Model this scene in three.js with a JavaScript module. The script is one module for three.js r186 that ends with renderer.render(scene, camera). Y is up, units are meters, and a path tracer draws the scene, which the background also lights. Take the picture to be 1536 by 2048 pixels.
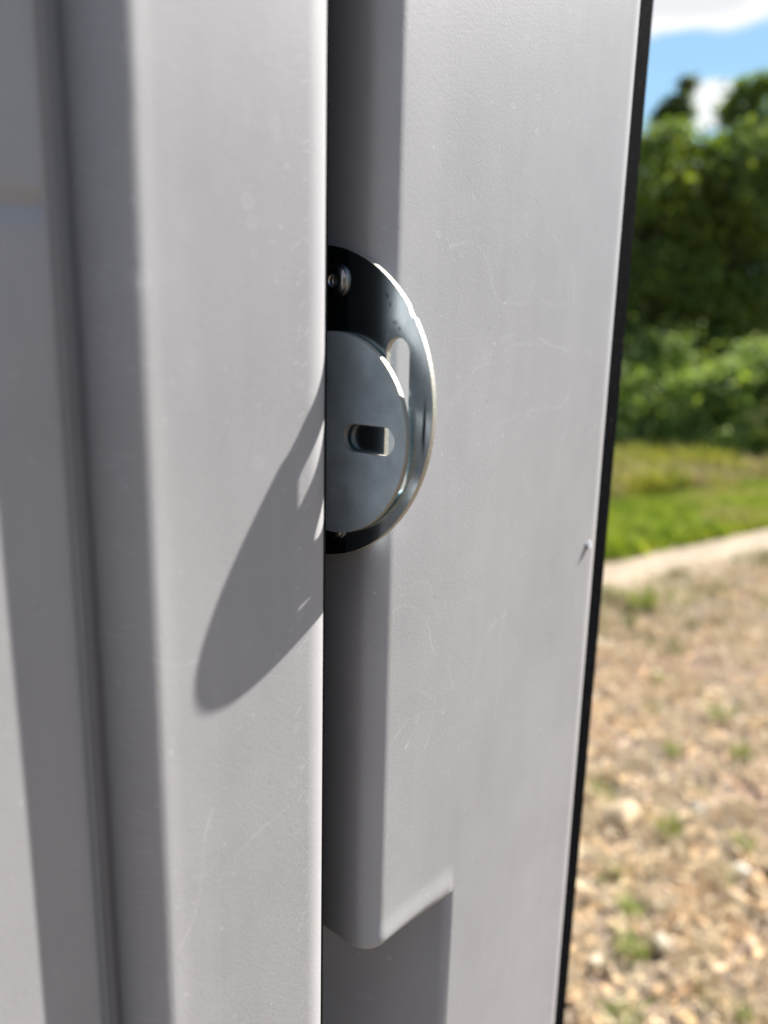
import * as THREE from 'three';
import { mergeGeometries, mergeVertices } from 'three/addons/utils/BufferGeometryUtils.js';
import { RoundedBoxGeometry } from 'three/addons/geometries/RoundedBoxGeometry.js';
import { ImprovedNoise } from 'three/addons/math/ImprovedNoise.js';

/* ------------------------------------------------------------------ camera, sky, sun, exposure
   World: the closed doors' fronts look along +z, x runs to the right along them, y is up, ground at y = 0. */
const LATCH = 1.185;                                   // height of the latch's middle
const scene = new THREE.Scene();
const camera = new THREE.PerspectiveCamera(69.4, 0.75, 0.01, 1500);
camera.position.set(-0.17472, LATCH + 0.01505, 0.18307);
camera.quaternion.setFromRotationMatrix(new THREE.Matrix4().makeBasis(
  new THREE.Vector3(0.672544, 0.022916, 0.739702), new THREE.Vector3(0.137869, 0.978143, -0.155656), new THREE.Vector3(-0.727101, 0.206668, 0.654685)));
camera.focus = 0.262;                                  // a phone's lens close to the latch: 3.9 mm opening
camera.userData.fStop = 5.3;

const SUN = new THREE.Vector3(3.70, 3.66, 1).normalize();
const sun = new THREE.DirectionalLight(new THREE.Color(1, 0.962, 0.905), 5);
sun.position.copy(SUN).multiplyScalar(30);
sun.castShadow = true; sun.shadow.mapSize.set(4096, 4096); sun.shadow.radius = 1;
Object.assign(sun.shadow.camera, { left: -12, right: 22, top: 16, bottom: -12, near: 1, far: 80 });
scene.add(sun, sun.target);
const renderer = new THREE.WebGLRenderer({ antialias: true });
renderer.toneMapping = THREE.LinearToneMapping;
renderer.toneMappingExposure = 3.35;
renderer.shadowMap.enabled = true;

const perlin = new ImprovedNoise();
function fbm(x, y, z, n = 5) { let a = 0.5, s = 0; for (let i = 0; i < n; i++) { s += a * perlin.noise(x, y, z); x *= 2.03; y *= 2.03; z *= 2.03; a *= 0.5; } return s; }
function rng(seed) { return () => { seed = (seed + 0x6d2b79f5) | 0; let t = Math.imul(seed ^ (seed >>> 15), 1 | seed); t = (t + Math.imul(t ^ (t >>> 7), 61 | t)) ^ t; return ((t ^ (t >>> 14)) >>> 0) / 4294967296; }; }
const gauss = (r) => Math.sqrt(-2 * Math.log(r() + 1e-9)) * Math.cos(6.2832 * r());
const smooth = (a, b, x) => { const t = Math.min(1, Math.max(0, (x - a) / (b - a))); return t * t * (3 - 2 * t); };
const mix = (a, b, t) => a + (b - a) * t;
const R = (d) => d * Math.PI / 180;

function makeSky() {                                   // fair-weather sky: blue air, cumulus with soft edges
  const w = 2048, h = 1024, d = new Float32Array(w * h * 4);
  // cumulus that the photograph shows over the trees: azimuth from -z towards +x, elevation, half sizes (degrees), strength
  const heaps = [[63, 23.5, 9, 2.6, 0.75], [71, 23.2, 8, 2.7, 0.75], [69.6, 16.2, 1.9, 1.7, 0.75], [74.3, 19.3, 1.4, 1.3, 0.6], [66.7, 19.0, 2.2, 1.1, -0.6], [71.2, 18.6, 2.0, 0.9, -0.5]];
  for (let j = 0; j < h; j++) {
    const el = ((j + 0.5) / h - 0.5) * Math.PI, y = Math.sin(el), c = Math.cos(el), e = el * 180 / Math.PI;
    for (let i = 0; i < w; i++) {
      const az = ((i + 0.5) / w - 0.5) * 2 * Math.PI, x = c * Math.cos(az), z = c * Math.sin(az), k = (j * w + i) * 4;
      if (y <= 0) { d[k] = 0.12; d[k + 1] = 0.12; d[k + 2] = 0.11; d[k + 3] = 1; continue; }
      const t = Math.pow(1 - y, 1.3);
      let r = mix(0.016, 0.19, t), g = mix(0.050, 0.32, t), b = mix(0.15, 0.41, t);
      const q = 1 / (y + 0.18), n = fbm(x * q * 1.5 + 7.3, y * 4 + 1.7, z * q * 1.5 - 3.1, 6);
      let m = n * 2.2 - 0.20;
      const a = Math.atan2(x, -z) * 180 / Math.PI;
      for (const p of heaps) { const u = (a - p[0]) / p[2], v = (e - p[1]) / p[3]; m += p[4] * Math.exp(-(u * u + v * v)) * (1 + 0.6 * fbm(x * 26, y * 26, z * 26, 4)); }
      const cov = smooth(0.02, 0.42, m), grey = mix(0.33, 0.27, smooth(0.45, 1.1, m));
      d[k] = mix(r, grey * 0.985, cov); d[k + 1] = mix(g, grey, cov); d[k + 2] = mix(b, grey * 1.03, cov); d[k + 3] = 1;
    }
  }
  const t = new THREE.DataTexture(d, w, h, THREE.RGBAFormat, THREE.FloatType);
  t.mapping = THREE.EquirectangularReflectionMapping; t.magFilter = t.minFilter = THREE.LinearFilter; t.wrapS = THREE.RepeatWrapping; t.needsUpdate = true;
  return t;
}
scene.background = scene.environment = makeSky();

/* ------------------------------------------------------------------ helpers */
const used = {};
function numbered(name) { const n = used[name] = (used[name] ?? -1) + 1; return n ? `${name}_${String(n).padStart(3, '0')}` : name; }
function tag(o, label, category, group, kind) {
  if (label) o.userData.label = label;
  if (category) o.userData.category = category;
  if (group) o.userData.group = group;
  if (kind) o.userData.kind = kind;
  return o;
}
function mesh(name, geometry, material, parent = scene) {
  const m = new THREE.Mesh(geometry, material); m.name = parent === scene ? numbered(name) : name;
  m.castShadow = m.receiveShadow = true; parent.add(m); return m;
}
function base(name, x = 0, y = 0, z = 0, turn = 0) { const g = new THREE.Group(); g.name = numbered(name); g.position.set(x, y, z); g.rotation.y = turn; scene.add(g); return g; }
function dataTex(w, h, fn, srgb) {                     // fn(x, y) -> grey or [r, g, b], 0..1
  const d = new Uint8Array(w * h * 4);
  for (let y = 0; y < h; y++) for (let x = 0; x < w; x++) {
    const v = fn(x, y), k = (y * w + x) * 4;
    for (let c = 0; c < 3; c++) d[k + c] = Math.max(0, Math.min(255, 255 * (v.length ? v[c] : v)));
    d[k + 3] = 255;
  }
  return finish(new THREE.DataTexture(d, w, h), srgb);
}
function finish(t, srgb) { t.wrapS = t.wrapT = THREE.RepeatWrapping; t.magFilter = t.minFilter = THREE.LinearFilter; if (srgb) t.colorSpace = THREE.SRGBColorSpace; t.needsUpdate = true; return t; }
/* tileable value noise on an n x n lattice */
function lattice(n, seed) {
  const r = rng(seed), a = new Float32Array(n * n).map(() => r());
  return (u, v) => { u = ((u % 1) + 1) % 1 * n; v = ((v % 1) + 1) % 1 * n; const i = Math.floor(u), j = Math.floor(v), s = smooth(0, 1, u - i), t = smooth(0, 1, v - j), g = (p, q) => a[(q % n) * n + (p % n)]; return mix(mix(g(i, j), g(i + 1, j), s), mix(g(i, j + 1), g(i + 1, j + 1), s), t); };
}

/* ------------------------------------------------------------------ grey moulded panels of the two doors */
const SHEET = 0.5;                                     // a panel texture covers 0.5 x 0.5 m
function panelTexture(seed, marks, x0, y0) {           // marks in metres: tide lines, drop spots, scuffs; x0, y0: what u = v = 0 stands for
  const n = 2048, a = new Float32Array(n * n), r = rng(seed);
  const n1 = lattice(9, seed + 1), n2 = lattice(31, seed + 2), n3 = lattice(90, seed + 3), n4 = lattice(6, seed + 4), n5 = lattice(20, seed + 5);
  for (let y = 0; y < n; y++) for (let x = 0; x < n; x++) {
    const u = x / n, v = y / n;                        // patchy bloom, slightly drawn out downwards
    a[y * n + x] = (n5(u * 6, v * 0.5) - 0.5) * 0.016 + (n1(u, v * 0.999) - 0.5) * 0.030 + (n2(u, v) - 0.5) * 0.022 + (n3(u * 1, v) - 0.5) * 0.012 + (n4(u * 3, v) - 0.5) * 0.014 + (r() - 0.5) * 0.020;
  }
  const splat = (px, py, rad, amount, ring = 0) => {
    const k = Math.ceil(rad * 2.2);
    for (let j = -k; j <= k; j++) for (let i = -k; i <= k; i++) {
      const q = Math.hypot(i, j) / rad; let w = ring ? Math.exp(-((q - 1) * (q - 1)) * ring) + 0.35 * (q < 1) : Math.exp(-q * q * 1.4);
      const X = ((Math.round(px) + i) % n + n) % n, Y = ((Math.round(py) + j) % n + n) % n; a[Y * n + X] += w * amount;
    }
  };
  const P = (x, y) => [(x - x0) / SHEET * n, (y - y0) / SHEET * n];
  for (let i = 0; i < 9000; i++) { const big = r() < 0.07; splat(r() * n, r() * n, big ? 1.4 + r() * 1.5 : 0.6 + r() * 0.6, (r() < 0.72 ? 0.16 : -0.12) * (0.25 + r() * 0.6)); }   // dust and grit
  for (let i = 0; i < 420; i++) {                      // short fine scuffs
    let px = r() * n, py = r() * n; const t = r() < 0.5 ? r() * 6.28 : R(35 + gauss(r) * 14), L = 6 + r() * 26, amt = (r() < 0.8 ? 0.025 : -0.03) * r();
    for (let s = 0; s < L; s += 0.6) splat(px + Math.cos(t) * s, py + Math.sin(t) * s, 0.6, amt);
  }
  for (let i = 0; i < 260; i++) splat(r() * n, r() * n, 1.2 + r() * 1.1, 0.10 + 0.16 * r());     // pale specks
  for (let i = 0; i < 26; i++) splat(r() * n, r() * n, 4 + r() * 5, 0.02 + 0.02 * r(), 14);
  for (const [x, y, rad, amt] of marks.spots ?? []) { const p = P(x, y); splat(p[0], p[1], rad * 0.8 / SHEET * n, amt * 0.7, 9); splat(p[0] + 2, p[1] - 3, rad * 0.3 / SHEET * n, amt); }
  for (const line of marks.lines ?? []) {
    const pts = []; for (let i = 0; i < line.length; i += 2) pts.push(new THREE.Vector3(line[i] / 1e4, line[i + 1] / 1e4, 0));
    const c = new THREE.CatmullRomCurve3(pts), N = Math.ceil(c.getLength() / SHEET * n);
    for (let i = 0; i <= N; i++) {
      const q = c.getPoint(i / N), p = P(q.x, q.y), k = perlin.noise(p[0] * 0.02, p[1] * 0.02, seed);
      splat(p[0] + gauss(r) * 0.5, p[1] + gauss(r) * 0.5, 2.2 + 0.6 * k, 0.013 * (0.8 + 0.9 * k));
      if (r() < 0.3) splat(p[0] + gauss(r) * 5, p[1] + gauss(r) * 5, 2.0, 0.008);
    }
  }
  for (const [xa, ya, xb, yb, amt] of marks.cuts ?? []) { const p = P(xa, ya), q = P(xb, yb), N = Math.ceil(Math.hypot(p[0] - q[0], p[1] - q[1])); for (let i = 0; i <= N; i++) splat(mix(p[0], q[0], i / N), mix(p[1], q[1], i / N), 0.8, amt); }
  return dataTex(n, n, (x, y) => { const v = Math.max(-0.4, a[y * n + x]); const f = 1 + v; return [0.570 * f, 0.567 * f, 0.573 * f]; }, true);
}
const peel = (() => { const a = lattice(230, 5), b = lattice(450, 6), c = lattice(110, 7); return dataTex(1024, 1024, (x, y) => { const u = x / 1024, v = y / 1024; return 0.5 * a(u, v) + 0.3 * b(u, v) + 0.2 * c(u, v); }); })();   // moulded grain, one tile 0.125 m
peel.repeat.set(5, 5);
function panelMaterial(seed, marks, x0, y0) {
  return new THREE.MeshPhysicalMaterial({ color: 0xffffff, map: panelTexture(seed, marks, x0, y0), roughness: 0.5, metalness: 0, bumpMap: peel, bumpScale: 0.00004, specularIntensity: 0.38 });
}

/* a profile across the door: straight runs and rounded corners, with a fixed number of points so that two profiles can be blended */
function profile(pts, nStraight = 6, nArc = 10) {      // pts: [x, z, r]
  const out = [], V = pts.map((p) => new THREE.Vector2(p[0], p[1]));
  let from = V[0].clone();
  for (let i = 1; i < V.length; i++) {
    const last = i === V.length - 1; let a = V[i].clone(), arc = null;
    if (!last) {
      const d0 = V[i].clone().sub(V[i - 1]).normalize(), d1 = V[i + 1].clone().sub(V[i]).normalize(), ang = Math.acos(Math.max(-1, Math.min(1, d0.dot(d1)))), r = pts[i][2];
      const cut = ang < 0.01 ? 0.002 : r * Math.tan(ang / 2);
      a = V[i].clone().addScaledVector(d0, -cut); const b = V[i].clone().addScaledVector(d1, cut);
      arc = [];
      for (let k = 1; k <= nArc; k++) {
        const t = k / nArc;
        if (ang < 0.01) { arc.push(a.clone().lerp(b, t)); continue; }
        const side = Math.sign(d0.x * d1.y - d0.y * d1.x), n0 = new THREE.Vector2(-d0.y, d0.x).multiplyScalar(side), c = a.clone().addScaledVector(n0, r), m = n0.clone().multiplyScalar(-r), th = ang * t * side;
        arc.push(new THREE.Vector2(c.x + m.x * Math.cos(th) - m.y * Math.sin(th), c.y + m.x * Math.sin(th) + m.y * Math.cos(th)));
      }
    }
    const L = a.distanceTo(from);
    for (let k = out.length ? 1 : 0; k <= nStraight; k++) {  // closely spaced next to the corners, so that flats stay flat
      const t = k / nStraight, e = Math.min(0.3, 0.0008 / Math.max(L, 1e-5)), s = k === 0 ? 0 : k === nStraight ? 1 : mix(e, 1 - e, (k - 1) / (nStraight - 2));
      out.push(from.clone().lerp(a, s));
    }
    if (arc) { out.push(...arc); from = arc[arc.length - 1].clone(); }
  }
  return out;
}
function sweep(rows, s0 = 0) {                         // rows: [{ y, pts }] from top to bottom -> one sheet with uv in sheets
  const n = rows[0].pts.length, pos = [], uv = [], idx = [], arc = [0];
  for (let i = 1; i < n; i++) arc.push(arc[i - 1] + rows[0].pts[i].distanceTo(rows[0].pts[i - 1]));
  let v = rows[0].y, prev = null;
  for (const row of rows) {
    v = row.y;
    for (let i = 0; i < n; i++) { pos.push(row.pts[i].x, row.yAt ? row.yAt(i) : row.y, row.pts[i].y); uv.push((arc[i] - s0) / SHEET, (row.v && i < (row.plainFrom ?? 1e9) ? row.v : row.y) / SHEET); }
  }
  for (let j = 0; j + 1 < rows.length; j++) for (let i = 0; i + 1 < n; i++) { const a = j * n + i, b = a + 1, c = a + n, e = c + 1; idx.push(a, c, b, b, c, e); }
  const g = new THREE.BufferGeometry();
  g.setAttribute('position', new THREE.Float32BufferAttribute(pos, 3)); g.setAttribute('uv', new THREE.Float32BufferAttribute(uv, 2)); g.setIndex(idx); g.computeVertexNormals();
  return g;
}
const arcLength = (pts, upto) => { let s = 0; for (let i = 1; i <= upto; i++) s += pts[i].distanceTo(pts[i - 1]); return s; };
const TOP = 0.80, BOTTOM = -1.13;                      // heights measured from the latch

/* ------------------------------------------------------------------ left door: a flat-topped rib beside the gap, a shallow recess left of it */
const leftDoor = base('door_leaf', 0, LATCH, 0);
tag(leftDoor, 'grey moulded door with a broad flat rib crossed by the slanting latch shadow', 'door', null, 'thing');
{
  const prof = [[-0.006, -0.06, 0], [-0.006, 0.0035, 0.003], [-0.0257, 0.0245, 0.014], [-0.050, 0.0245, 0], [-0.060, 0.0245, 0], [-0.068, 0.0245, 0], [-0.074, 0.0245, 0], [-0.0918, 0.0245, 0.0095], [-0.0922, 0.0118, 0.0006], [-0.0928, 0.0108, 0.0006], [-0.0939, 0.0110, 0.0006], [-0.0950, 0.0118, 0.0006], [-0.0962, 0.0121, 0.0006], [-0.0973, 0.0130, 0.0006], [-0.0984, 0.0149, 0.0006], [-0.0996, 0.0160, 0.0006], [-0.1012, 0.0164, 0.0008], [-0.150, 0.0184, 0.003], [-0.160, 0.0245, 0.006], [-0.245, 0.0245, 0.006], [-0.256, 0.0155, 0.0035], [-0.320, 0.0155, 0.0035], [-0.331, 0.0245, 0.006], [-0.42, 0.0245, 0.006], [-0.431, 0.0155, 0.0035], [-0.60, 0.0155, 0.0035], [-0.612, 0.0245, 0.006], [-0.70, 0.0245, 0.004], [-0.70, -0.06, 0]];
  const p = profile(prof);
  const ys = []; for (let y = TOP; y > 0.07; y -= 0.04) ys.push(y); for (let y = 0.066; y > 0.03; y -= 0.0012) ys.push(y); for (let y = 0.02; y > BOTTOM; y -= 0.03) ys.push(y); ys.push(BOTTOM);
  const rows = ys.map((y) => ({ y, pts: p.map((q) => {
    const inside = smooth(-0.0980, -0.1015, q.x) * (q.x > -0.152 ? 1 : 0);                 // a soft cross groove ends in the recess
    const edge = 0.0440 + 0.10 * (q.x + 0.1085) + 12 * Math.pow(Math.max(0, q.x + 0.1045), 2);
    const w = (-0.0017 * Math.exp(-Math.pow((y - edge) / 0.0019, 2)) - 0.0002 * smooth(-0.11, 0.0, y)) * inside + 0.00028 * Math.exp(-Math.pow((q.x + 0.0825) / 0.003, 2)) * (q.y > 0.02) + 0.00045 * Math.exp(-Math.pow((q.x + 0.083) / 0.011, 2)) * (q.y > 0.02);
    return new THREE.Vector2(q.x, q.y + w);
  }) }));
  const s0 = arcLength(p, p.findIndex((q) => q.x <= -0.0310));
  const darkStripShape = new THREE.Shape([[-0.0064, -0.034], [-0.0048, -0.034], [-0.0048, 0.0035], [-0.0133, 0.0121], [-0.0150, 0.0118], [-0.0064, 0.0025]].map((q) => new THREE.Vector2(q[0], -q[1])));
  const darkStrip = new THREE.ExtrudeGeometry(darkStripShape, { depth: TOP - BOTTOM - 0.02, bevelEnabled: false }); darkStrip.rotateX(-Math.PI / 2); darkStrip.translate(0, BOTTOM + 0.01, 0);
  mesh('unseen_dark_strip', darkStrip, new THREE.MeshPhysicalMaterial({ color: new THREE.Color(0.012, 0.012, 0.013), roughness: 0.85, specularIntensity: 0.3 }), leftDoor);  // out of view in the gap, placed to darken what the plates reflect
  const spots = [[-0.0458, 0.0519, 0.0021, 0.05], [-0.0447, 0.0470, 0.0019, 0.045], [-0.0369, 0.0717, 0.0017, 0.04], [-0.0456, 0.0747, 0.0014, 0.035], [-0.046, 0.0711, 0.0012, 0.05], [-0.0361, 0.0689, 0.0011, 0.04], [-0.0762, 0.0305, 0.0024, 0.04], [-0.0444, 0.0397, 0.0012, 0.04], [-0.0617, 0.046, 0.005, 0.012], [-0.03, -0.098, 0.0012, 0.06], [-0.031, -0.116, 0.0018, 0.03]]
    .map(([x, y, r, a]) => [-x, y, r, a]);
  const cuts = [[0.0534, -0.0037, 0.056, -0.0108, -0.06], [0.047, 0.058, 0.052, 0.059, 0.03], [0.059, -0.07, 0.0605, -0.19, 0.02]];
  const r = rng(77);
  for (let i = 0; i < 130; i++) { const y = 0.12 - r() * 0.36, x = 0.0795 + r() * 0.006, L = 0.001 + r() * 0.004; cuts.push([x, y, x + L, y + gauss(r) * 0.0004, 0.02 + 0.05 * r()]); }   // worn rim of the rib
  for (let i = 0; i < 70; i++) { const y = 0.12 - r() * 0.36, x = 0.025 + r() * 0.004; cuts.push([x, y, x + 0.001 + r() * 0.002, y - 0.0003 - r() * 0.002, 0.04 + 0.07 * r()]); }
  const lines = [[790, -600, 720, -640, 640, -655], [760, -1500, 700, -1440, 660, -1330, 640, -1180, 610, -1100], [560, -1240, 640, -1300, 690, -1280], [330, -1230, 480, -1270, 600, -1350]];
  mesh('door_panel', sweep(rows, s0), panelMaterial(11, { spots, cuts, lines }, 0.0254, 0), leftDoor);
}

/* ------------------------------------------------------------------ right door: broad flat front, its side boss carries the large plate and ends below it */
const rightDoor = base('door_leaf', 0, LATCH, 0);
tag(rightDoor, 'grey moulded door with tide marks and a black sealing strip along its free edge', 'door', null, 'thing');
{
  const F = 0.0213, E = 0.158;
  const A = profile([[0.002, -0.06, 0], [0.0024, F, 0.008], [0.0545, F, 0], [0.1649, F, 0.022], [0.1706, F - 0.0040, 0.001], [0.1706, -0.06, 0]], 8, 12);
  const B = profile([[0.003, -0.060, 0], [0.0085, -0.050, 0.006], [0.0525, F, 0.0065], [0.1649, F, 0.022], [0.1706, F - 0.0040, 0.001], [0.1706, -0.06, 0]], 8, 12);
  const rows = [], plainFrom = A.findIndex((a) => a.x > 0.0575), row = (y, t, v) => rows.push({ y, plainFrom, v: v ?? y, pts: A.map((a, i) => a.clone().lerp(B[i], t)) });
  const yb = -0.2100;
  for (let y = TOP; y > yb + 0.03; y -= 0.025) row(y, 0);
  for (let y = yb + 0.026; y > yb + 0.0058; y -= 0.002) row(y, 0);
  for (let k = 1; k <= 8; k++) { const a = k / 8 * Math.PI / 2; row(yb + 0.0055 * (1 - Math.sin(a)), 0.085 * (1 - Math.cos(a))); }
  for (let k = 1; k <= 8; k++) row(yb - 0.0015 * k / 8, mix(0.085, 0.92, k / 8), yb - 0.03 * k / 8);
  for (let k = 1; k <= 8; k++) { const a = k / 8 * Math.PI / 2; row(yb - 0.0015 - 0.005 * (1 - Math.cos(a)), mix(0.92, 1, Math.sin(a)), yb - 0.03 - 0.005 * (1 - Math.cos(a))); }
  for (let y = yb - 0.008; y > BOTTOM; y -= 0.03) row(y, 1, y - 0.024); row(BOTTOM, 1, BOTTOM - 0.024);
  for (const r of rows) for (const q of r.pts) if (r.y >= yb - 0.0005 && q.y > F - 0.009) q.y += 0.0010 * smooth(yb + 0.014, yb + 0.003, r.y) * smooth(0.056, 0.047, q.x);   // the boss flares at its foot
  for (const r of rows) for (const q of r.pts) {       // barely uneven sheet
    if (q.y > F - 0.0005 && q.x > 0.012 && q.x < E - 0.004) q.y += 0.00055 * perlin.noise(q.x * 14, r.y * 11, 3.1) * smooth(0.012, 0.025, q.x) * smooth(E - 0.004, E - 0.016, q.x);
  }
  const lines = [[350, 515, 386, 527, 442, 539, 509, 541, 552, 516, 592, 475, 612, 420, 637, 381, 683, 355, 761, 360, 820, 358, 864, 382, 884, 424, 904, 456], [1018, 642, 1103, 602, 1178, 552, 1222, 497, 1227, 417, 1230, 309, 1233, 213, 1244, 74, 1254, -40, 1254, -141, 1206, -210], [922, 408, 989, 381, 1082, 371, 1204, 386], [969, 239, 1037, 215, 1133, 201, 1234, 186], [387, -24, 451, 32, 516, 90, 555, 126, 615, 162, 677, 190, 719, 225, 785, 245], [714, 164, 767, 195, 836, 210, 910, 205, 986, 207], [556, 114, 618, 132, 684, 126], [988, -18, 1058, -47, 1142, -57, 1210, -38, 1247, 3], [662, -109, 820, -78, 942, -57, 1074, -62], [103, -729, 137, -716, 191, -723, 238, -753, 287, -800, 313, -845, 326, -900, 364, -964, 429, -1024, 465, -1090, 490, -1147], [196, -654, 260, -647, 308, -673, 326, -721, 354, -791, 380, -814, 398, -776, 412, -760, 465, -786], [536, -1177, 613, -1152, 654, -1093, 683, -1023, 713, -967, 771, -939, 831, -925, 841, -898], [831, -925, 815, -1016, 814, -1127, 832, -1247, 811, -1354, 805, -1430], [114, -1245, 166, -1200, 220, -1174, 307, -1179, 389, -1206, 442, -1214], [243, -1058, 303, -1097, 345, -1139, 386, -1160], [261, -1223, 216, -1272, 198, -1292], [359, -1219, 334, -1306, 316, -1340], [889, -292, 949, -374, 981, -420]];
  const r = rng(91), cuts = [], spots = [];
  for (let i = 0; i < 60; i++) { const y = 0.16 - r() * 0.10, x = 0.105 + (0.16 - y) * 0.1 + r() * 0.02, L = 0.001 + r() * 0.003; cuts.push([x, y, x + L, y + L * (0.8 + r()), 0.02 + 0.02 * r()]); }   // bundles of fine scratches up by the edge
  for (let i = 0; i < 14; i++) spots.push([0.012 + r() * 0.08, -0.02 + r() * 0.16, 0.0006 + r() * 0.0007, 0.07]);
  for (let i = 0; i < 40; i++) { const y = 0.1 - r() * 0.34; cuts.push([0.0125 + r() * 0.004, y, 0.0125 + r() * 0.004, y - 0.004 - r() * 0.012, 0.012]); }
  const front = A.findIndex((q) => q.y >= F - 1e-5);
  const s0 = arcLength(A, front);
  mesh('door_panel', sweep(rows, s0), panelMaterial(23, { lines, cuts, spots }, A[front].x, 0), rightDoor);

  const rubberGrain = (() => { const a = lattice(120, 31), b = lattice(16, 32), r2 = rng(33); return dataTex(512, 512, (x, y) => { const u = x / 512, v = y / 512, dust = Math.max(0, a(u, v) - 0.74) * 0.9 * b(u, v); return [0.035 + dust + r2() * 0.02, 0.035 + dust + r2() * 0.02, 0.045 + dust + r2() * 0.02]; }, true); })();
  rubberGrain.repeat.set(1, 12);
  const g = new RoundedBoxGeometry(0.046, TOP - BOTTOM, 0.03, 3, 0.002); g.translate(0.1792, (TOP + BOTTOM) / 2, -0.005);
  const strip = mesh('sealing_strip', g, new THREE.MeshPhysicalMaterial({ map: rubberGrain, roughness: 0.95, specularIntensity: 0.02, bumpMap: rubberGrain, bumpScale: 0.0003 }), rightDoor);
  strip.userData.label = 'black rubber sealing strip';

  const chip = new THREE.IcosahedronGeometry(0.0016, 3), cp = chip.attributes.position, r3 = rng(8);
  for (let i = 0; i < cp.count; i++) { const x = cp.getX(i), y = cp.getY(i), z = cp.getZ(i), k = 1 + 0.9 * perlin.noise(x * 900, y * 900, z * 900); cp.setXYZ(i, x * k * 0.9, y * k * 1.15, z * k * 0.75); }
  const cg = mergeVertices(chip); cg.computeVertexNormals(); cg.translate(0.1548, -0.0738, F + 0.0007);
  mesh('crumb', cg, new THREE.MeshStandardMaterial({ color: new THREE.Color(0.72, 0.72, 0.70), roughness: 0.8 }), rightDoor).userData.label = 'white crumb stuck to the panel near its edge';
}

/* ------------------------------------------------------------------ latch: two zinc-plated round plates, one on each door, standing out of the gap */
const plateGrain = (seed, marks) => {
  const n = 1024, a = lattice(220, seed), b = lattice(24, seed + 1), c = lattice(7, seed + 2), r = rng(seed + 3);
  const cv = new Float32Array(n * n);
  const splat = (px, py, rx, ry, amt) => { const k = Math.ceil(Math.max(rx, ry) * 2); for (let j = -k; j <= k; j++) for (let i = -k; i <= k; i++) { const X = Math.round(px) + i, Y = Math.round(py) + j; if (X < 0 || Y < 0 || X >= n || Y >= n) continue; cv[Y * n + X] += amt * Math.exp(-((i / rx) ** 2 + (j / ry) ** 2)); } };
  for (let i = 0; i < 260; i++) splat(r() * n, r() * n, 0.7 + r(), 0.7 + r() * 1.5, (r() < 0.7 ? 0.25 : -0.3) * r());
  for (const m of marks) splat((m[0] / 0.12 + 0.5) * n, (m[1] / 0.12 + 0.5) * n, m[2] / 0.12 * n, m[3] / 0.12 * n, m[4]);
  const col = dataTex(n, n, (x, y) => { const u = x / n, v = y / n, k = (0.94 + 0.10 * (b(u, v) - 0.5) + 0.12 * (c(u, v) - 0.5) + 0.06 * (a(u, v) - 0.5)) * (1 + Math.max(-0.92, cv[y * n + x])); return [0.80 * k, 0.86 * k, 0.885 * k]; }, true);
  const bump = dataTex(n, n, (x, y) => { const u = x / n, v = y / n; return 0.5 * a(u, v) + 0.5 * b(u, v); });
  for (const t of [col, bump]) { t.repeat.set(1 / 0.12, 1 / 0.12); t.offset.set(0.5, 0.5); }
  return { map: col, bumpMap: bump };
};
const rimGrain = (() => { const a = lattice(46, 61), b = lattice(90, 62); return dataTex(512, 512, (x, y) => { const v = Math.max(0, 0.5 * a(x / 512, y / 512) + 0.5 * b(x / 512, y / 512)); return v; }); })();
rimGrain.repeat.set(40, 40);
const faceOf = (seed, marks, roughness, metalness) => new THREE.MeshPhysicalMaterial({ ...plateGrain(seed, marks), metalness, roughness, bumpScale: 0.00002 });
const rimMetal = new THREE.MeshStandardMaterial({ color: new THREE.Color(0.38, 0.365, 0.32), metalness: 0.8, roughness: 0.62, bumpMap: rimGrain, bumpScale: 0.00012 });
function disc(cx, cy, r, nick) {                       // shape plane: X = out of the doors (world z), Y = up
  const s = new THREE.Shape(), N = 900;
  for (let i = 0; i < N; i++) {
    const a = i / N * 2 * Math.PI; let k = r;
    if (nick !== undefined) { const d = a - nick; k -= 0.00055 * smooth(0, 0.006, d) * smooth(0.10, 0.03, d) * (d > 0 ? 1 : 0); }
    const x = cx + k * Math.cos(a), y = cy + k * Math.sin(a); i ? s.lineTo(x, y) : s.moveTo(x, y);
  }
  s.closePath(); return s;
}
function slot(x0, x1, y0, y1, along) {                 // a round-ended hole
  const h = new THREE.Path(), w = x1 - x0, t = y1 - y0;
  if (along === 'y') { const r = w / 2, c = (x0 + x1) / 2; h.absarc(c, y1 - r, r, 0, Math.PI, false); h.absarc(c, y0 + r, r, Math.PI, 2 * Math.PI, false); }
  else { const r = t / 2, c = (y0 + y1) / 2; h.absarc(x1 - r, c, r, -Math.PI / 2, Math.PI / 2, false); h.absarc(x0 + r, c, r, Math.PI / 2, Math.PI * 1.5, false); }
  h.closePath(); return h;
}
function plate(shape, x, face, parent, label) {        // x: where its left face stands
  const b = 0.00018, g = new THREE.ExtrudeGeometry(shape, { depth: 0.002 - 2 * b, bevelEnabled: true, bevelThickness: b, bevelSize: b, bevelOffset: -b, bevelSegments: 2, curveSegments: 40 });
  g.translate(0, 0, b); g.rotateY(-Math.PI / 2);       // depth now runs to -x, shape X to +z
  g.translate(x + 0.002, 0, 0);
  const m = mesh('latch_plate', g, [face, rimMetal], parent); m.userData.label = label; return m;
}
const big = disc(-0.0082, -0.0021, 0.05255, 0.575);
big.holes.push(slot(0.0252, 0.0346, -0.0272, 0.0206, 'y'));
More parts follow.
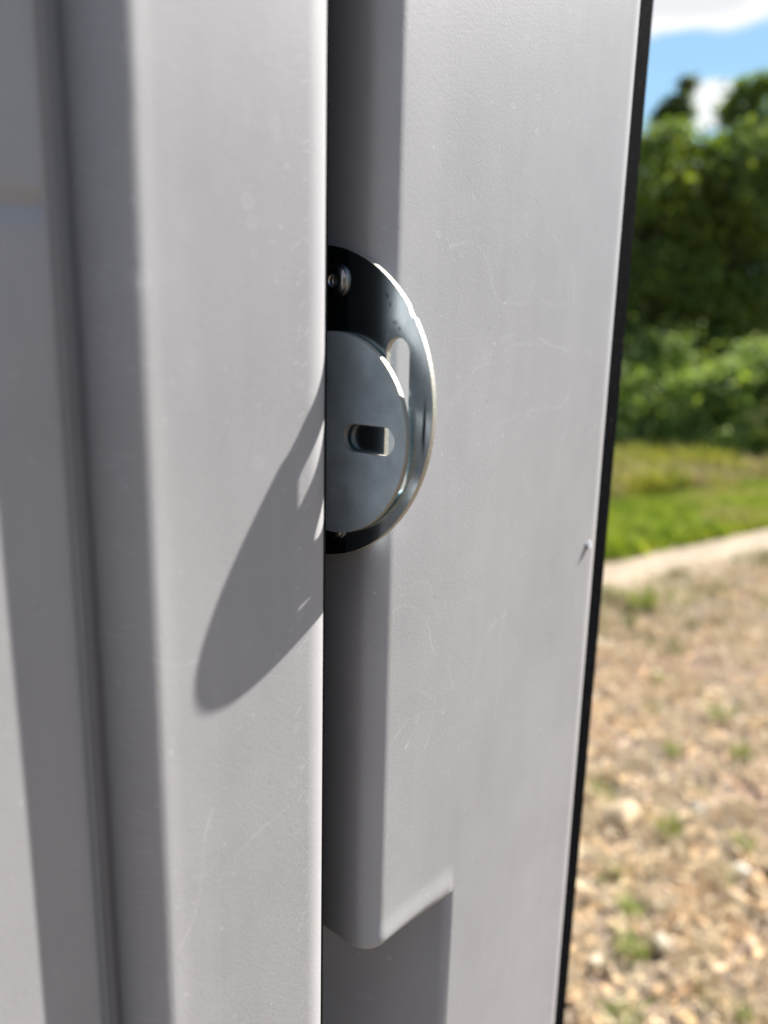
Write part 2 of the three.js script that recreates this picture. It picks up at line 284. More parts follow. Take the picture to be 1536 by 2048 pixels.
const bigMarks = [[0.0411, -0.0075, 0.00055, 0.0055, -0.75], [0.0414, -0.003, 0.0004, 0.004, -0.5], [0.0251, 0.033, 0.0007, 0.0005, -0.4], [0.0262, 0.0305, 0.0003, 0.0006, -0.5], [0.0285, 0.0251, 0.0008, 0.0006, -0.3], [0.0302, 0.0232, 0.0005, 0.0005, -0.35]];
const bigPlate = plate(big, 0, faceOf(41, bigMarks, 0.21, 1), rightDoor, 'large dark zinc plate with an upright slot');
const small = disc(0.0031, -0.0110, 0.0336);
small.holes.push(slot(0.0096, 0.0318, -0.0158, -0.0069, 'x'));
plate(small, -0.0028, faceOf(45, [[0.0248, -0.001, 0.0024, 0.0022, -0.05], [0.0298, -0.017, 0.0012, 0.002, -0.08]], 0.38, 0.3), leftDoor, 'smaller zinc plate with a level slot, in front');
{
  const dome = [[0.0, -0.0002], [0.0017, -0.0002], [0.0018, 0.0012], [0.0022, 0.0021], [0.0030, 0.0024], [0.0040, 0.0020], [0.0048, 0.0011], [0.0051, 0.0008], [0.0055, 0.0007], [0.0056, 0.0004], [0.0055, 0.0]].map((p) => new THREE.Vector2(...p));
  const g = new THREE.LatheGeometry(dome, 48); g.rotateZ(Math.PI / 2);                       // its head looks along -x
  const steel = new THREE.MeshStandardMaterial({ color: new THREE.Color(0.30, 0.30, 0.30), metalness: 1, roughness: 0.25 });
  const pin = new THREE.LatheGeometry([[0, 0.0006], [0.0011, 0.0004], [0.0015, -0.0001], [0.00165, -0.0002]].map((p) => new THREE.Vector2(...p)), 24); pin.rotateZ(Math.PI / 2);
  const pinMetal = new THREE.MeshStandardMaterial({ color: new THREE.Color(0.70, 0.60, 0.50), metalness: 1, roughness: 0.35 });
  const gg = mergeGeometries([g, pin], true);
  for (const y of [0.0385, -0.0425]) { const m = mesh('rivet', gg, [steel, pinMetal], bigPlate); m.position.set(-0.00005, y, 0.0030); }
}

/* ------------------------------------------------------------------ the shed behind the doors */
{
  const shed = base('shed', 0, 0, 0); tag(shed, 'grey shed body closed by the two doors', 'shed');
  const m = new THREE.MeshStandardMaterial({ color: new THREE.Color(0.36, 0.36, 0.37), roughness: 0.6 });
  const box = (name, x0, x1, y0, y1, z0, z1) => { const g = new THREE.BoxGeometry(x1 - x0, y1 - y0, z1 - z0); g.translate((x0 + x1) / 2, (y0 + y1) / 2, (z0 + z1) / 2); return mesh(name, g, m, shed); };
  box('wall', -0.74, -0.705, 0.03, 2.0, -1.5, 0.0); box('wall', 0.125, 0.160, 0.03, 2.0, -1.5, -0.022); box('wall', -0.705, 0.125, 0.03, 2.0, -1.5, -1.465);
  box('floor', -0.74, 0.16, 0.008, 0.03, -1.5, 0.0); box('roof', -0.78, 0.20, 2.0, 2.04, -1.54, 0.005);
}

/* ------------------------------------------------------------------ the person holding the phone: stands just outside the frame, keeps the sky off the left-facing faces */
{
  const yaw = Math.atan2(0.747, -0.665), o = base('person', -0.555, 0, 0.535, 0); o.rotation.y = yaw;    // local +z looks towards the latch
  tag(o, 'unseen person in dark clothes holding up a phone, shading the doors', 'person');
  const body = [
    [[0, 0.95, 0], 0.145, [0, 1.12, 0], 0.13], [[0, 1.12, 0], 0.13, [0, 1.33, -0.01], 0.145], [[-0.15, 1.40, -0.01], 0.06, [0.15, 1.40, -0.01], 0.06], [[0, 1.36, -0.01], 0.09, [0, 1.50, 0.0], 0.055],
    ...[-1, 1].flatMap((k) => [[[0.18 * k, 1.39, -0.01], 0.055, [0.23 * k, 1.12, 0.02], 0.045], [[0.23 * k, 1.12, 0.02], 0.045, [0.07 * k, 1.15, 0.40], 0.028], [[0.09 * k, 0.92, 0], 0.095, [0.10 * k, 0.50, 0.02], 0.062], [[0.10 * k, 0.50, 0.02], 0.06, [0.10 * k, 0.10, -0.02], 0.04], [[0.10 * k, 0.05, -0.04], 0.04, [0.11 * k, 0.035, 0.15], 0.032]])];
  const head = [[[0, 1.56, 0.02], 0.072, [0, 1.64, 0.0], 0.088], [[0, 1.535, 0.06], 0.035, [0, 1.60, 0.08], 0.022], [[0, 1.585, 0.095], 0.013, [0, 1.61, 0.085], 0.010], [[-0.083, 1.585, 0], 0.017, [-0.085, 1.615, -0.005], 0.018], [[0.083, 1.585, 0], 0.017, [0.085, 1.615, -0.005], 0.018]];
  const finger = (k) => { const out = [[[0.07 * k, 1.15, 0.40], 0.026, [0.048 * k, 1.165, 0.455], 0.022]]; for (let f = 0; f < 4; f++) { const y = 1.185 - f * 0.020; out.push([[0.05 * k, y - 0.005, 0.44], 0.010, [0.047 * k, y, 0.482], 0.009], [[0.047 * k, y, 0.482], 0.009, [0.026 * k, y + 0.002, 0.492 - (f === 0 ? 0.002 : 0)], 0.0075]); } out.push([[0.06 * k, 1.155, 0.425], 0.012, [0.022 * k, 1.19, 0.452], 0.009]); return out; };
  const surface = (bones, res, pad, blend) => {        // one skin over tapered capsules, by marching tetrahedra-like surface nets
    const lo = [9, 9, 9], hi = [-9, -9, -9]; for (const [a, ra, b, rb] of bones) for (let c = 0; c < 3; c++) { lo[c] = Math.min(lo[c], a[c] - ra, b[c] - rb); hi[c] = Math.max(hi[c], a[c] + ra, b[c] + rb); }
    const n = lo.map((l, c) => Math.ceil((hi[c] - l + 2 * pad) / res) + 1), at = (i, j, k) => (k * n[1] + j) * n[0] + i, F = new Float32Array(n[0] * n[1] * n[2]);
    const dist = (x, y, z) => { let s = 0; for (const [a, ra, b, rb] of bones) { const ux = b[0] - a[0], uy = b[1] - a[1], uz = b[2] - a[2], t = Math.min(1, Math.max(0, ((x - a[0]) * ux + (y - a[1]) * uy + (z - a[2]) * uz) / (ux * ux + uy * uy + uz * uz))); const d = Math.hypot(x - a[0] - ux * t, y - a[1] - uy * t, z - a[2] - uz * t) - mix(ra, rb, t); s += Math.exp(-d / blend); } return -blend * Math.log(s + 1e-30); };
    for (let k = 0; k < n[2]; k++) for (let j = 0; j < n[1]; j++) for (let i = 0; i < n[0]; i++) F[at(i, j, k)] = dist(lo[0] - pad + i * res, lo[1] - pad + j * res, lo[2] - pad + k * res);
    const V = new Map(), pos = [], idx = [];
    const vert = (i, j, k) => { const key = at(i, j, k); if (V.has(key)) return V.get(key); let m = 0, sx = 0, sy = 0, sz = 0; const E = [[0, 0, 0], [1, 0, 0], [0, 1, 0], [1, 1, 0], [0, 0, 1], [1, 0, 1], [0, 1, 1], [1, 1, 1]]; for (let a = 0; a < 8; a++) for (let b = a + 1; b < 8; b++) { const A = E[a], B = E[b]; if (Math.abs(A[0] - B[0]) + Math.abs(A[1] - B[1]) + Math.abs(A[2] - B[2]) !== 1) continue; const fa = F[at(i + A[0], j + A[1], k + A[2])], fb = F[at(i + B[0], j + B[1], k + B[2])]; if ((fa < 0) === (fb < 0)) continue; const t = fa / (fa - fb); sx += mix(A[0], B[0], t); sy += mix(A[1], B[1], t); sz += mix(A[2], B[2], t); m++; } pos.push(lo[0] - pad + (i + sx / m) * res, lo[1] - pad + (j + sy / m) * res, lo[2] - pad + (k + sz / m) * res); V.set(key, pos.length / 3 - 1); return pos.length / 3 - 1; };
    for (let k = 1; k < n[2] - 1; k++) for (let j = 1; j < n[1] - 1; j++) for (let i = 1; i < n[0] - 1; i++) {
      const f = F[at(i, j, k)] < 0;
      const quad = (a, b, c, d, flip) => flip ? idx.push(a, c, b, a, d, c) : idx.push(a, b, c, a, c, d);
      if (f !== F[at(i + 1, j, k)] < 0) quad(vert(i, j - 1, k - 1), vert(i, j, k - 1), vert(i, j, k), vert(i, j - 1, k), !f);
      if (f !== F[at(i, j + 1, k)] < 0) quad(vert(i - 1, j, k - 1), vert(i - 1, j, k), vert(i, j, k), vert(i, j, k - 1), !f);
      if (f !== F[at(i, j, k + 1)] < 0) quad(vert(i - 1, j - 1, k), vert(i, j - 1, k), vert(i, j, k), vert(i - 1, j, k), !f);
    }
    const g = new THREE.BufferGeometry(); g.setAttribute('position', new THREE.Float32BufferAttribute(pos, 3)); g.setIndex(idx); g.computeVertexNormals(); return g;
  };
  const cloth = (r, g, b) => new THREE.MeshStandardMaterial({ color: new THREE.Color(r, g, b), roughness: 0.9 }), skin = new THREE.MeshStandardMaterial({ color: new THREE.Color(0.42, 0.26, 0.19), roughness: 0.6 });
  mesh('body', surface(body, 0.014, 0.03, 0.012), cloth(0.03, 0.032, 0.04), o);
  mesh('head', surface(head, 0.006, 0.02, 0.008), skin, o);
  mesh('hair', surface([[[0, 1.655, -0.025], 0.095, [0, 1.62, -0.05], 0.085], [[-0.05, 1.69, 0.045], 0.03, [0.05, 1.69, 0.045], 0.03]], 0.008, 0.02, 0.012), cloth(0.03, 0.022, 0.016), o);
  for (const k of [-1, 1]) mesh('hand', surface(finger(k), 0.0035, 0.012, 0.003), skin, o);
  const phone = new THREE.Group(); phone.name = numbered('phone'); scene.add(phone); tag(phone, 'dark phone held upright in both hands before the doors', 'phone');
  phone.position.set(-0.17472, LATCH + 0.01505, 0.18307); phone.rotation.setFromRotationMatrix(new THREE.Matrix4().makeBasis(new THREE.Vector3(0.672544, 0.022916, 0.739702), new THREE.Vector3(0.137869, 0.978143, -0.155656), new THREE.Vector3(-0.727101, 0.206668, 0.654685)));
  const pg = new RoundedBoxGeometry(0.072, 0.147, 0.008, 4, 0.0035); pg.translate(0.018, -0.054, 0.012);
  mesh('case', pg, new THREE.MeshStandardMaterial({ color: new THREE.Color(0.02, 0.02, 0.022), roughness: 0.5 }), phone);
  const screen = new THREE.BoxGeometry(0.066, 0.141, 0.0004); screen.translate(0.018, -0.054, 0.0162); mesh('screen', screen, new THREE.MeshStandardMaterial({ color: new THREE.Color(0.01, 0.01, 0.011), roughness: 0.1 }), phone);
}

/* ------------------------------------------------------------------ ground */
const soil = (() => {
  const n = 2048, a = lattice(7, 101), b = lattice(23, 102), c = lattice(70, 103), d = lattice(240, 104), e = lattice(620, 105), r = rng(106);
  return dataTex(n, n, (x, y) => {
    const u = x / n, v = y / n, straw = smooth(0.45, 0.7, 0.55 * b(u, v) + 0.45 * c(u, v)), s = 0.80 + 0.25 * (c(u, v) - 0.5) + 0.35 * (d(u, v) - 0.5) + 0.4 * (e(u, v) - 0.5) + 0.1 * (r() - 0.5), warm = a(u, v);
    return [mix(0.565, 0.65, straw) * s * (0.95 + 0.1 * warm), mix(0.48, 0.525, straw) * s, mix(0.405, 0.37, straw) * s];
  }, true);
})();
soil.repeat.set(0.5, 0.5);                             // a tile is 2 m
function sheet(x0, x1, z0, z1, nx, nz, height) {
  const g = new THREE.PlaneGeometry(x1 - x0, z1 - z0, nx, nz); g.rotateX(-Math.PI / 2); g.translate((x0 + x1) / 2, 0, (z0 + z1) / 2);
  const p = g.attributes.position, uv = g.attributes.uv;
  for (let i = 0; i < p.count; i++) { p.setY(i, height(p.getX(i), p.getZ(i))); uv.setXY(i, p.getX(i), p.getZ(i)); }
  g.computeVertexNormals(); return g;
}
/* p runs along the pale path, q across it: 0 at its far edge, positive beyond */
const along = (x, z) => (x - 3.97) * 0.976 + (z + 1.71) * 0.22, across = (x, z) => (x - 3.97) * 0.22 - (z + 1.71) * 0.976;
const onPath = (p, q) => [3.97 + p * 0.976 + q * 0.22, -1.71 + p * 0.22 - q * 0.976];
const ground = mesh('ground', (() => {
  const N = 260, near = (t) => Math.sign(t) * (Math.abs(t) * 8 + Math.pow(Math.abs(t), 7) * 700), pos = [], uv = [], idx = [];
  for (let j = 0; j <= N; j++) for (let i = 0; i <= N; i++) {
    const x = 3 + near(i / N * 2 - 1), z = -1 + near(j / N * 2 - 1), d = Math.hypot(x - 1.5, z);
    const h = d < 25 ? 0.012 * fbm(x * 3, 0.4, z * 3, 3) * smooth(0.9, 0.3, Math.abs(d < 0.3 ? 1 : 0)) - 0.012 : -0.012;
    pos.push(x, h - (Math.abs(x + 0.29) < 0.6 && Math.abs(z + 0.75) < 0.85 ? 0.004 : 0), z); uv.push(x, z);
  }
  for (let j = 0; j < N; j++) for (let i = 0; i < N; i++) { const a = j * (N + 1) + i; idx.push(a, a + N + 1, a + 1, a + 1, a + N + 1, a + N + 2); }
  const g = new THREE.BufferGeometry(); g.setAttribute('position', new THREE.Float32BufferAttribute(pos, 3)); g.setAttribute('uv', new THREE.Float32BufferAttribute(uv, 2)); g.setIndex(idx); g.computeVertexNormals(); return g;
})(), new THREE.MeshStandardMaterial({ map: soil, roughness: 0.95, bumpMap: soil, bumpScale: 0.012 }));
tag(ground, 'dry stony ground with straw and thin grass', null, null, 'structure');
{
  const sand = (() => { const a = lattice(12, 201), b = lattice(60, 202), c = lattice(300, 203); return dataTex(1024, 1024, (x, y) => { const u = x / 1024, v = y / 1024, s = 0.86 + 0.18 * (a(u, v) - 0.5) + 0.16 * (b(u, v) - 0.5) + 0.2 * (c(u, v) - 0.5); return [0.615 * s, 0.545 * s, 0.455 * s]; }, true); })();
  const N = 120, pos = [], uv = [], idx = [];
  for (let i = 0; i <= N; i++) for (let k = 0; k <= 4; k++) {
    const p = -6 + 22 * i / N, w = k / 4, wob = 0.05 * perlin.noise(p * 2.3, 0.5, 1.2) + 0.03 * perlin.noise(p * 7, 2.5, 1.2), q = mix(-0.47 + wob * 2.2, 0.0 + wob * 0.5, w), [x, z] = onPath(p, q);
    pos.push(x, 0.004 + (k === 0 || k === 4 ? -0.012 : 0.006), z); uv.push(p, q);
  }
  for (let i = 0; i < N; i++) for (let k = 0; k < 4; k++) { const a = i * 5 + k; idx.push(a, a + 5, a + 1, a + 1, a + 5, a + 6); }
  const g = new THREE.BufferGeometry(); g.setAttribute('position', new THREE.Float32BufferAttribute(pos, 3)); g.setAttribute('uv', new THREE.Float32BufferAttribute(uv, 2)); g.setIndex(idx); g.computeVertexNormals();
  tag(mesh('path', g, new THREE.MeshStandardMaterial({ map: sand, roughness: 0.95, bumpMap: sand, bumpScale: 0.01 })), 'pale sandy path crossing behind the dry ground', null, null, 'structure');
}
const inView = (x, z, margin = 0.2) => { const dx = x + 0.175, dz = z - 0.183, a = Math.atan2(dx, -dz); return a > R(60) - margin && a < R(80) + margin; };
function place(name, geometry, material, count, seed, fn, label) {   // fn(r) -> [x, y, z, turn, tilt, size, colour] or null
  const im = new THREE.InstancedMesh(geometry, material, count), r = rng(seed), m = new THREE.Matrix4(), q = new THREE.Quaternion(), e = new THREE.Euler(), v = new THREE.Vector3(), s = new THREE.Vector3(), c = new THREE.Color();
  let n = 0, tries = 0;
  while (n < count && tries++ < count * 12) {
    const f = fn(r); if (!f) continue;
    e.set(f[4] * (r() - 0.5) * 2, f[3], f[4] * (r() - 0.5) * 2); q.setFromEuler(e); v.set(f[0], f[1], f[2]); s.set(f[5], f[5] * (f[7] ?? 1), f[5]);
    im.setMatrixAt(n, m.compose(v, q, s)); im.setColorAt(n++, c.setRGB(...f[6]));
  }
  im.count = n; im.name = numbered(name); im.castShadow = im.receiveShadow = true; tag(im, label, null, null, 'stuff'); scene.add(im); return im;
}
function pebble(seed, flat = 0.6) {
  const g0 = new THREE.IcosahedronGeometry(1, 2); g0.deleteAttribute('uv'); g0.deleteAttribute('normal'); const g = mergeVertices(g0), p = g.attributes.position;
  for (let i = 0; i < p.count; i++) { const x = p.getX(i), y = p.getY(i), z = p.getZ(i), k = 1 + 0.45 * perlin.noise(x * 1.1 + seed, y * 1.1, z * 1.1 + seed * 2.3); p.setXYZ(i, x * k * 1.15, y * k * flat, z * k * 0.9); }
  g.computeVertexNormals(); return g;
}
function blades(n, spread, height, seed, lean = 0.5, width = 0.004) {    // one tuft of curved blades
  const r = rng(seed), pos = [], idx = [];
  for (let i = 0; i < n; i++) {
    const a = r() * 6.283, d = Math.sqrt(r()) * spread, x = Math.cos(a) * d, z = Math.sin(a) * d, h = height * (0.5 + 0.5 * r()), t = r() * 6.283, l = lean * h * (0.3 + r()), w = width * (0.6 + 0.8 * r()), b = pos.length / 3, cx = Math.cos(t), cz = Math.sin(t), sx = -cz * w, sz = cx * w;
    pos.push(x - sx, -0.004, z - sz, x + sx, -0.004, z + sz, x + cx * l * 0.3 - sx * 0.8, h * 0.6, z + cz * l * 0.3 - sz * 0.8, x + cx * l * 0.3 + sx * 0.8, h * 0.6, z + cz * l * 0.3 + sz * 0.8, x + cx * l, h, z + cz * l);
    idx.push(b, b + 1, b + 2, b + 1, b + 3, b + 2, b + 2, b + 3, b + 4);
  }
  const g = new THREE.BufferGeometry(); g.setAttribute('position', new THREE.Float32BufferAttribute(pos, 3)); g.setIndex(idx); g.computeVertexNormals(); return g;
}
const leafy = (color, t = 0.35, rough = 0.9) => new THREE.MeshPhysicalMaterial({ color, roughness: rough, transmission: t, thickness: 0, specularIntensity: 0.3, side: THREE.DoubleSide });
const tint = (r, list, v = 0.25) => { const c = list[Math.floor(r() * list.length)], k = 1 + (r() - 0.5) * 2 * v; return [c[0] * k, c[1] * k, c[2] * k]; };
const stoneMat = new THREE.MeshStandardMaterial({ color: 0xffffff, roughness: 0.8 });
const dryZone = (r, reach) => { const d = 0.75 + Math.pow(r(), 0.7) * reach, a = R(50) + r() * R(45), x = -0.175 + d * Math.sin(a), z = 0.183 - d * Math.cos(a); return across(x, z) < -0.3 ? [x, z] : null; };
place('gravel', pebble(1), stoneMat, 6500, 301, (r) => { const p = dryZone(r, 4.2); return p && [p[0], 0.001, p[1], r() * 6.28, 0.3, 0.002 + 0.006 * Math.pow(r(), 4), tint(r, [[0.40, 0.32, 0.24], [0.36, 0.31, 0.26], [0.44, 0.33, 0.21], [0.44, 0.29, 0.17]])]; }, 'small stones strewn over the dry ground');
{
  const leaf = new THREE.PlaneGeometry(1, 0.55, 4, 2), p = leaf.attributes.position; for (let i = 0; i < p.count; i++) { const x = p.getX(i), y = p.getY(i); p.setXYZ(i, x, y * (1 - 1.6 * x * x), 0.5 * x * x + 0.6 * y * y); } leaf.rotateX(-Math.PI / 2); leaf.computeVertexNormals();
  place('leaves', leaf, new THREE.MeshStandardMaterial({ color: 0xffffff, roughness: 0.7, side: THREE.DoubleSide }), 6000, 302, (r) => { const p = dryZone(r, 3.6); return p && [p[0], 0.004, p[1], r() * 6.28, 0.5, 0.012 + 0.026 * r() * r(), tint(r, [[0.46, 0.31, 0.15], [0.44, 0.26, 0.13], [0.48, 0.38, 0.23], [0.40, 0.30, 0.20]])]; }, 'dry curled leaves lying on the ground');
  place('grass', blades(9, 0.02, 0.03, 5, 1.5, 0.0012), leafy(0xffffff, 0.2), 5200, 303, (r) => { const p = dryZone(r, 4.6); return p && [p[0], 0, p[1], r() * 6.28, 0.3, 0.6 + r(), tint(r, [[0.50, 0.38, 0.23], [0.44, 0.34, 0.21], [0.52, 0.43, 0.28]])]; }, 'thin straw lying over the dry ground');
}
/* single stones and grass tufts that the photograph lets one pick out */
{
  const spots = [[1.58, -0.51, 0.042, 0], [1.76, -0.38, 0.022, 1], [1.65, -0.25, 0.018, 0], [1.58, -0.21, 0.020, 2], [1.56, -0.17, 0.026, 3], [1.47, -0.19, 0.024, 0], [1.48, -0.14, 0.020, 3], [1.33, -0.31, 0.014, 1], [1.22, -0.26, 0.024, 1], [1.19, -0.34, 0.015, 0], [1.31, -0.16, 0.014, 3], [1.23, -0.15, 0.018, 0], [1.14, -0.20, 0.014, 0], [1.10, -0.22, 0.013, 3], [1.44, -0.38, 0.016, 0], [1.08, -0.34, 0.018, 1], [1.34, -0.22, 0.015, 3]];
  const tones = [[0.42, 0.31, 0.19], [0.42, 0.36, 0.27], [0.40, 0.39, 0.35], [0.45, 0.28, 0.14]].map((c) => new THREE.MeshStandardMaterial({ color: new THREE.Color(...c), roughness: 0.8 }));
  const kinds = [0, 1, 2, 3].map((k) => pebble(k * 3.7 + 2, 0.75));
  spots.forEach(([x, z, s, t], i) => {
    const m = mesh('stone', kinds[i % 4], tones[t]); m.position.set(x, s * 0.35, z); m.scale.setScalar(s * (i ? 0.8 : 1)); m.rotation.y = i * 1.7;
    if (i === 0) tag(m, 'largest tan stone lying on the ground close to the black strip', 'stone', 'stones on the dry ground');
    else if (t === 2) tag(m, 'single whitish stone on the dry ground among tan ones', 'stone', 'stones on the dry ground');
    else tag(m, ['small tan stone lying on the dry gravelly ground', 'small pale beige stone lying on the dry gravelly ground', '', 'small orange brown stone lying on the dry gravelly ground'][t], 'stone', 'stones on the dry ground');
  });
  const tufts = [[2.53, -0.80], [2.28, -0.70], [2.39, -0.53], [2.02, -0.55], [2.15, -0.39], [1.86, -0.41], [1.65, -0.60], [1.61, -0.40], [1.69, -0.24], [1.36, -0.43], [1.54, -0.23], [1.27, -0.35], [1.16, -0.30], [1.16, -0.14], [1.00, -0.25], [1.16, -0.08], [3.30, -1.21], [3.54, -1.14]];
  const greens = [[0.24, 0.29, 0.05], [0.30, 0.32, 0.08], [0.26, 0.33, 0.06]].map((c) => leafy(new THREE.Color(...c), 0.35));
  const forms = [0, 1, 2].map((k) => blades([70, 42, 26][k], [0.024, 0.032, 0.040][k], [0.045, 0.038, 0.030][k], 400 + k, [0.8, 1.1, 1.4][k], 0.0016));
  let first = null;
  tufts.forEach(([x, z], i) => {
    const far = i > 15, o = i ? first.clone() : (first = mesh('grass_tuft', forms[0], greens[0]));
    if (i) { o.name = numbered('grass_tuft'); scene.add(o); o.geometry = forms[(i * 5 + (i >> 2)) % 3]; o.material = greens[i % 3]; }
    o.position.set(x, -0.006, z); o.scale.setScalar(far ? 3.2 : 0.6 + 0.7 * ((i * 7) % 5) / 5 + 0.25 * x * 0.5); o.rotation.y = i * 2.1;
    tag(o, far ? 'larger green grass tuft at the near edge of the pale path' : 'short green grass tuft growing in the dry gravelly ground', 'grass tuft', far ? 'grass tufts along the path' : 'grass tufts on the dry ground');
  });
}
/* verge beyond the path, then weeds */
place('grass', blades(12, 0.05, 0.09, 15, 0.9, 0.0035), leafy(0xffffff, 0.4), 15000, 304, (r) => { const p = -4 + r() * 14, q = 0.02 + r() * 2.2, [x, z] = onPath(p, q); return inView(x, z) && [x, -0.012, z, r() * 6.28, 0.25, 0.7 + 0.8 * r(), tint(r, perlin.noise(p * 1.1, q * 2.2, 4.4) > 0.34 ? [[0.36, 0.33, 0.10], [0.28, 0.29, 0.04]] : [[0.26, 0.33, 0.012], [0.18, 0.25, 0.01], [0.36, 0.39, 0.03], [0.11, 0.18, 0.01]])]; }, 'bright green grass verge beyond the pale path');
place('grass', blades(9, 0.03, 0.05, 16, 0.9, 0.003), leafy(0xffffff, 0.4), 1100, 305, (r) => { const p = -4 + r() * 12, q = -0.38 - Math.pow(r(), 2) * 0.7, [x, z] = onPath(p, q); return inView(x, z) && perlin.noise(p * 1.7, 0.3, 0.2) > -0.05 && [x, -0.01, z, r() * 6.28, 0.25, 0.6 + 0.9 * r(), tint(r, [[0.15, 0.19, 0.04], [0.22, 0.21, 0.08], [0.26, 0.21, 0.10]])]; }, 'yellowish grass fringing the near side of the path');
place('undergrowth', blades(14, 0.12, 0.34, 17, 0.9, 0.008), leafy(0xffffff, 0.4), 3600, 306, (r) => { const p = -3 + r() * 12, q = 1.15 + Math.pow(r(), 1.2) * 2.2, [x, z] = onPath(p, q), k = perlin.noise(p * 1.3, q * 1.3, 0.7); return inView(x, z) && r() < 0.55 + k && [x, -0.012, z, r() * 6.28, 0.35, 0.55 + 0.5 * r() + 0.5 * k, tint(r, k > 0.05 ? [[0.28, 0.28, 0.025], [0.17, 0.20, 0.02], [0.34, 0.31, 0.05]] : [[0.42, 0.32, 0.19], [0.36, 0.30, 0.13], [0.30, 0.30, 0.05]])]; }, 'tall weeds, half dried, in front of the bushes');

/* ------------------------------------------------------------------ bushes and trees */
const polar = (az, d) => [-0.175 + d * Math.sin(R(az)), 0.183 - d * Math.cos(R(az))];
const leafMat = new THREE.MeshPhysicalMaterial({ color: 0xffffff, vertexColors: true, roughness: 0.85, specularIntensity: 0.5, transmission: 0.5, thickness: 0, side: THREE.DoubleSide });
const barkMat = new THREE.MeshStandardMaterial({ color: new THREE.Color(0.085, 0.068, 0.052), roughness: 0.9 });
function foliage(seed, clumps, perClump, leafSize, tones) {   // clumps: [x, y, z, radius]; every leaf a folded blade
  const r = rng(seed), pos = [], col = [], idx = [], A = new THREE.Vector3(), N = new THREE.Vector3(), S = new THREE.Vector3();
  for (const [cx, cy, cz, cr] of clumps) {
    const shade = 0.8 + 0.4 * r();
    for (let i = 0; i < perClump; i++) {
      N.set(gauss(r), gauss(r), gauss(r)).normalize(); const d = cr * (0.25 + 0.85 * Math.abs(gauss(r)) * 0.75), x = cx + N.x * d, y = cy + N.y * d * 0.8, z = cz + N.z * d;
      N.set(N.x * 0.6 + 0.35 + gauss(r) * 0.6, N.y * 0.6 + 0.55 + gauss(r) * 0.6, N.z * 0.6 + 0.25 + gauss(r) * 0.6).normalize();
      A.set(gauss(r), gauss(r) - 0.3, gauss(r)).cross(N).normalize(); S.crossVectors(N, A);
      const L = leafSize * (0.6 + 0.8 * r()), w = L * 0.33, b = pos.length / 3, c = tint(r, tones, 0.3), k = shade;
      const put = (u, v, n) => { pos.push(x + A.x * u + S.x * v + N.x * n, y + A.y * u + S.y * v + N.y * n, z + A.z * u + S.z * v + N.z * n); col.push(c[0] * k, c[1] * k, c[2] * k); };
      put(-L / 2, 0, 0); put(0, w, 0.12 * L); put(0, -w, 0.12 * L); put(L / 2, 0, -0.1 * L); put(0, 0, 0);
      idx.push(b, b + 4, b + 1, b, b + 2, b + 4, b + 4, b + 3, b + 1, b + 4, b + 2, b + 3);
    }
  }
  const g = new THREE.BufferGeometry(); g.setAttribute('position', new THREE.Float32BufferAttribute(pos, 3)); g.setAttribute('color', new THREE.Float32BufferAttribute(col, 3)); g.setIndex(idx); g.computeVertexNormals(); return g;
}
function limb(points, r0, r1) {
  const c = new THREE.CatmullRomCurve3(points.map((p) => new THREE.Vector3(...p))), g = new THREE.TubeGeometry(c, 14, 1, 7), p = g.attributes.position, q = new THREE.Vector3(), n = 8;
  for (let i = 0; i < p.count; i++) { const t = Math.floor(i / n) / 14; c.getPoint(t, q); const k = mix(r0, r1, t); p.setXYZ(i, q.x + (p.getX(i) - q.x) * k, q.y + (p.getY(i) - q.y) * k, q.z + (p.getZ(i) - q.z) * k); }
  g.computeVertexNormals(); return g;
}
function tree(name, label, category, az, d, h, rad, low, nClumps, per, leaf, tones, seed, group, conifer) {
  const [x, z] = polar(az, d), o = base(name, x, -0.02, z); tag(o, label, category, group);
  const r = rng(seed), clumps = [], limbs = [limb([[0, 0, 0], [0.06 * gauss(r), h * 0.3, 0.06 * gauss(r)], [0.1 * gauss(r), h * 0.8, 0.1 * gauss(r)]], 0.03 + h * 0.018, 0.02)];
  for (let i = 0; i < nClumps; i++) {
    const t = r(), y = conifer ? low + (h - low) * Math.pow(t, 0.85) : low + (h - low) * t, prof = conifer ? 1 - 0.93 * (y - low) / (h - low) : Math.sqrt(Math.max(0.03, 1 - Math.pow((y - low) / (h - low) * 1.75 - 0.75, 2)));
    const a = r() * 6.283, rr = rad * prof * (conifer ? 0.35 + 0.6 * r() : 0.35 + 0.65 * Math.sqrt(r())), cx = Math.cos(a) * rr, cz = Math.sin(a) * rr, s = conifer ? 0.09 + 0.15 * prof : rad * (0.17 + 0.14 * r());
    clumps.push([cx, Math.min(y, h - s * 0.7), cz, s]);
    if (i % 5 === 0 && !conifer) limbs.push(limb([[0, y * 0.55, 0], [cx * 0.5, y * 0.8, cz * 0.5], [cx, y, cz]], 0.035, 0.008));
  }
  mesh('crown', foliage(seed + 1, clumps, per, leaf, tones), leafMat, o);
  mesh('trunk', mergeGeometries(limbs), barkMat, o);
  return o;
}
const LIME = [[0.15, 0.21, 0.015], [0.24, 0.29, 0.02], [0.13, 0.20, 0.015], [0.08, 0.13, 0.015]], MID = [[0.13, 0.19, 0.02], [0.20, 0.26, 0.025], [0.10, 0.16, 0.02]], DARK = [[0.06, 0.09, 0.015], [0.08, 0.11, 0.02]], BRAMBLE = [[0.18, 0.26, 0.03], [0.30, 0.37, 0.045], [0.10, 0.17, 0.025], [0.21, 0.28, 0.05]];
const NEAR = 'leafy trees behind the bushes';
tree('broadleaf_tree', 'bushy yellow green tree directly beside the black strip', 'tree', 65.3, 13.4, 4.85, 1.25, 2.0, 78, 190, 0.11, LIME, 501, NEAR);
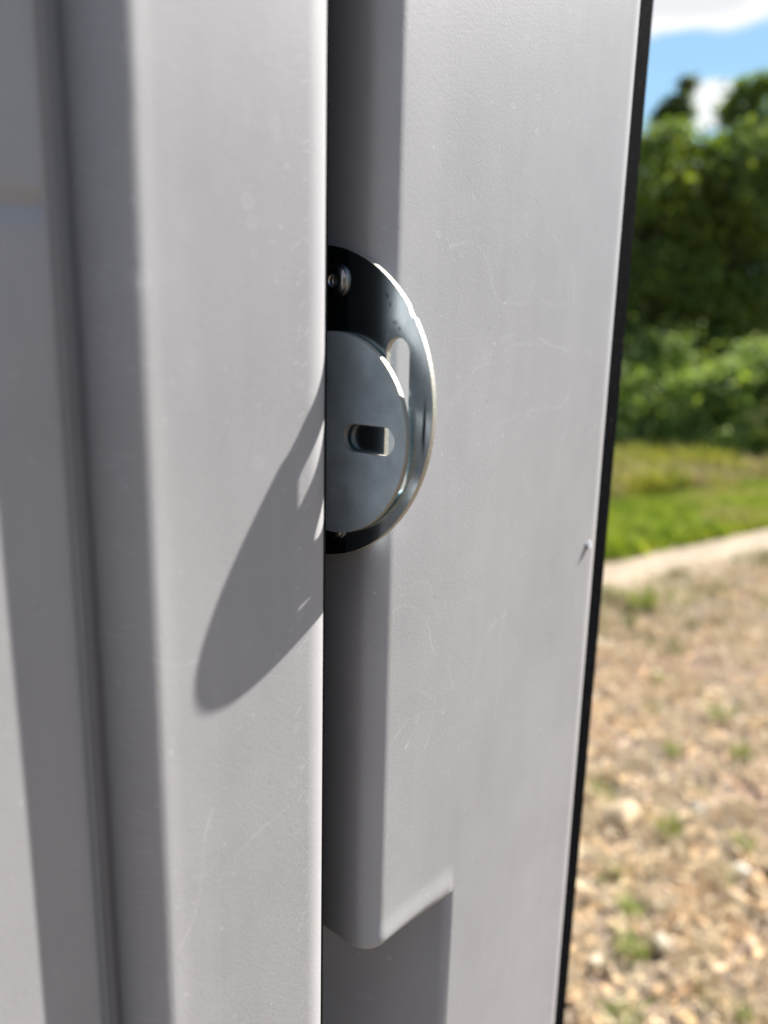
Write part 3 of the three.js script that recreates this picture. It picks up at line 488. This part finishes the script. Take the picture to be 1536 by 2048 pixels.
tree('broadleaf_tree', 'yellow green tree in front of the low white cloud', 'tree', 69.2, 14.0, 4.65, 1.35, 1.2, 90, 190, 0.11, LIME, 511, NEAR);
tree('conifer_tree', 'narrow pointed tree standing up against the blue sky', 'tree', 67.65, 15.2, 6.15, 0.52, 2.4, 110, 130, 0.09, DARK, 521);
tree('tall_tree', 'tallest dark tree at the right edge of the picture', 'tree', 72.35, 15.0, 6.0, 0.85, 1.4, 95, 160, 0.11, MID, 531);
tree('broadleaf_tree', 'mid green tree below the tallest dark one', 'tree', 73.4, 14.4, 4.95, 1.5, 0.9, 95, 190, 0.11, MID, 541, NEAR);
tree('broadleaf_tree', 'mid green leafy tree behind the shed', 'tree', 60.5, 13, 4.6, 1.4, 1.0, 60, 220, 0.11, MID, 561, NEAR);
{
  const r = rng(600), clumps = []; for (let i = 0; i < 190; i++) { const [x, z] = polar(57 + r() * 25, 16.5 + r() * 2.5); clumps.push([x, 0.2 + 4.1 * r(), z, 0.5 + 0.5 * r()]); }
  tag(mesh('woods', foliage(601, clumps, 120, 0.16, DARK), leafMat), 'dark mass of woodland behind the leafy trees', null, null, 'stuff');
}
const bushes = [[62.5, 10.6, 1.40], [65.4, 10.2, 1.15], [68.0, 11.0, 1.70], [70.9, 10.0, 1.25], [73.2, 10.7, 1.75], [76.2, 10.4, 1.4]];
const words = ['leafy green bramble bush hidden behind the shed edge', 'leafy green bramble bush next to the black strip', 'leafy green bramble bush in the middle, below the dark hollow', 'leafy green bramble bush standing a little nearer than its neighbours', 'leafy green bramble bush at the right edge of the picture', 'leafy green bramble bush beyond the picture'];
bushes.forEach(([az, d, h], i) => {
  const [x, z] = polar(az, d), o = base('bramble_bush', x, -0.02, z); tag(o, words[i], 'bush', 'bramble bushes in front of the trees');
  const r = rng(700 + i), clumps = [], stems = [];
  for (let k = 0; k < 30; k++) { const a = r() * 6.283, t = r(), q = 0.72 * Math.sqrt(r()) * (1 - 0.55 * t), y = 0.18 + (h - 0.30) * t; clumps.push([Math.cos(a) * q, y, Math.sin(a) * q, 0.2 + 0.08 * r()]); if (k % 3 === 0) stems.push(limb([[Math.cos(a) * q * 0.3, 0, Math.sin(a) * q * 0.3], [Math.cos(a) * q * 0.7, y * 0.7, Math.sin(a) * q * 0.7], [Math.cos(a) * q, y, Math.sin(a) * q]], 0.012, 0.005)); }
  mesh('crown', foliage(720 + i, clumps, 120, 0.085, BRAMBLE), leafMat, o); mesh('stem', mergeGeometries(stems), barkMat, o);
});

renderer.render(scene, camera);
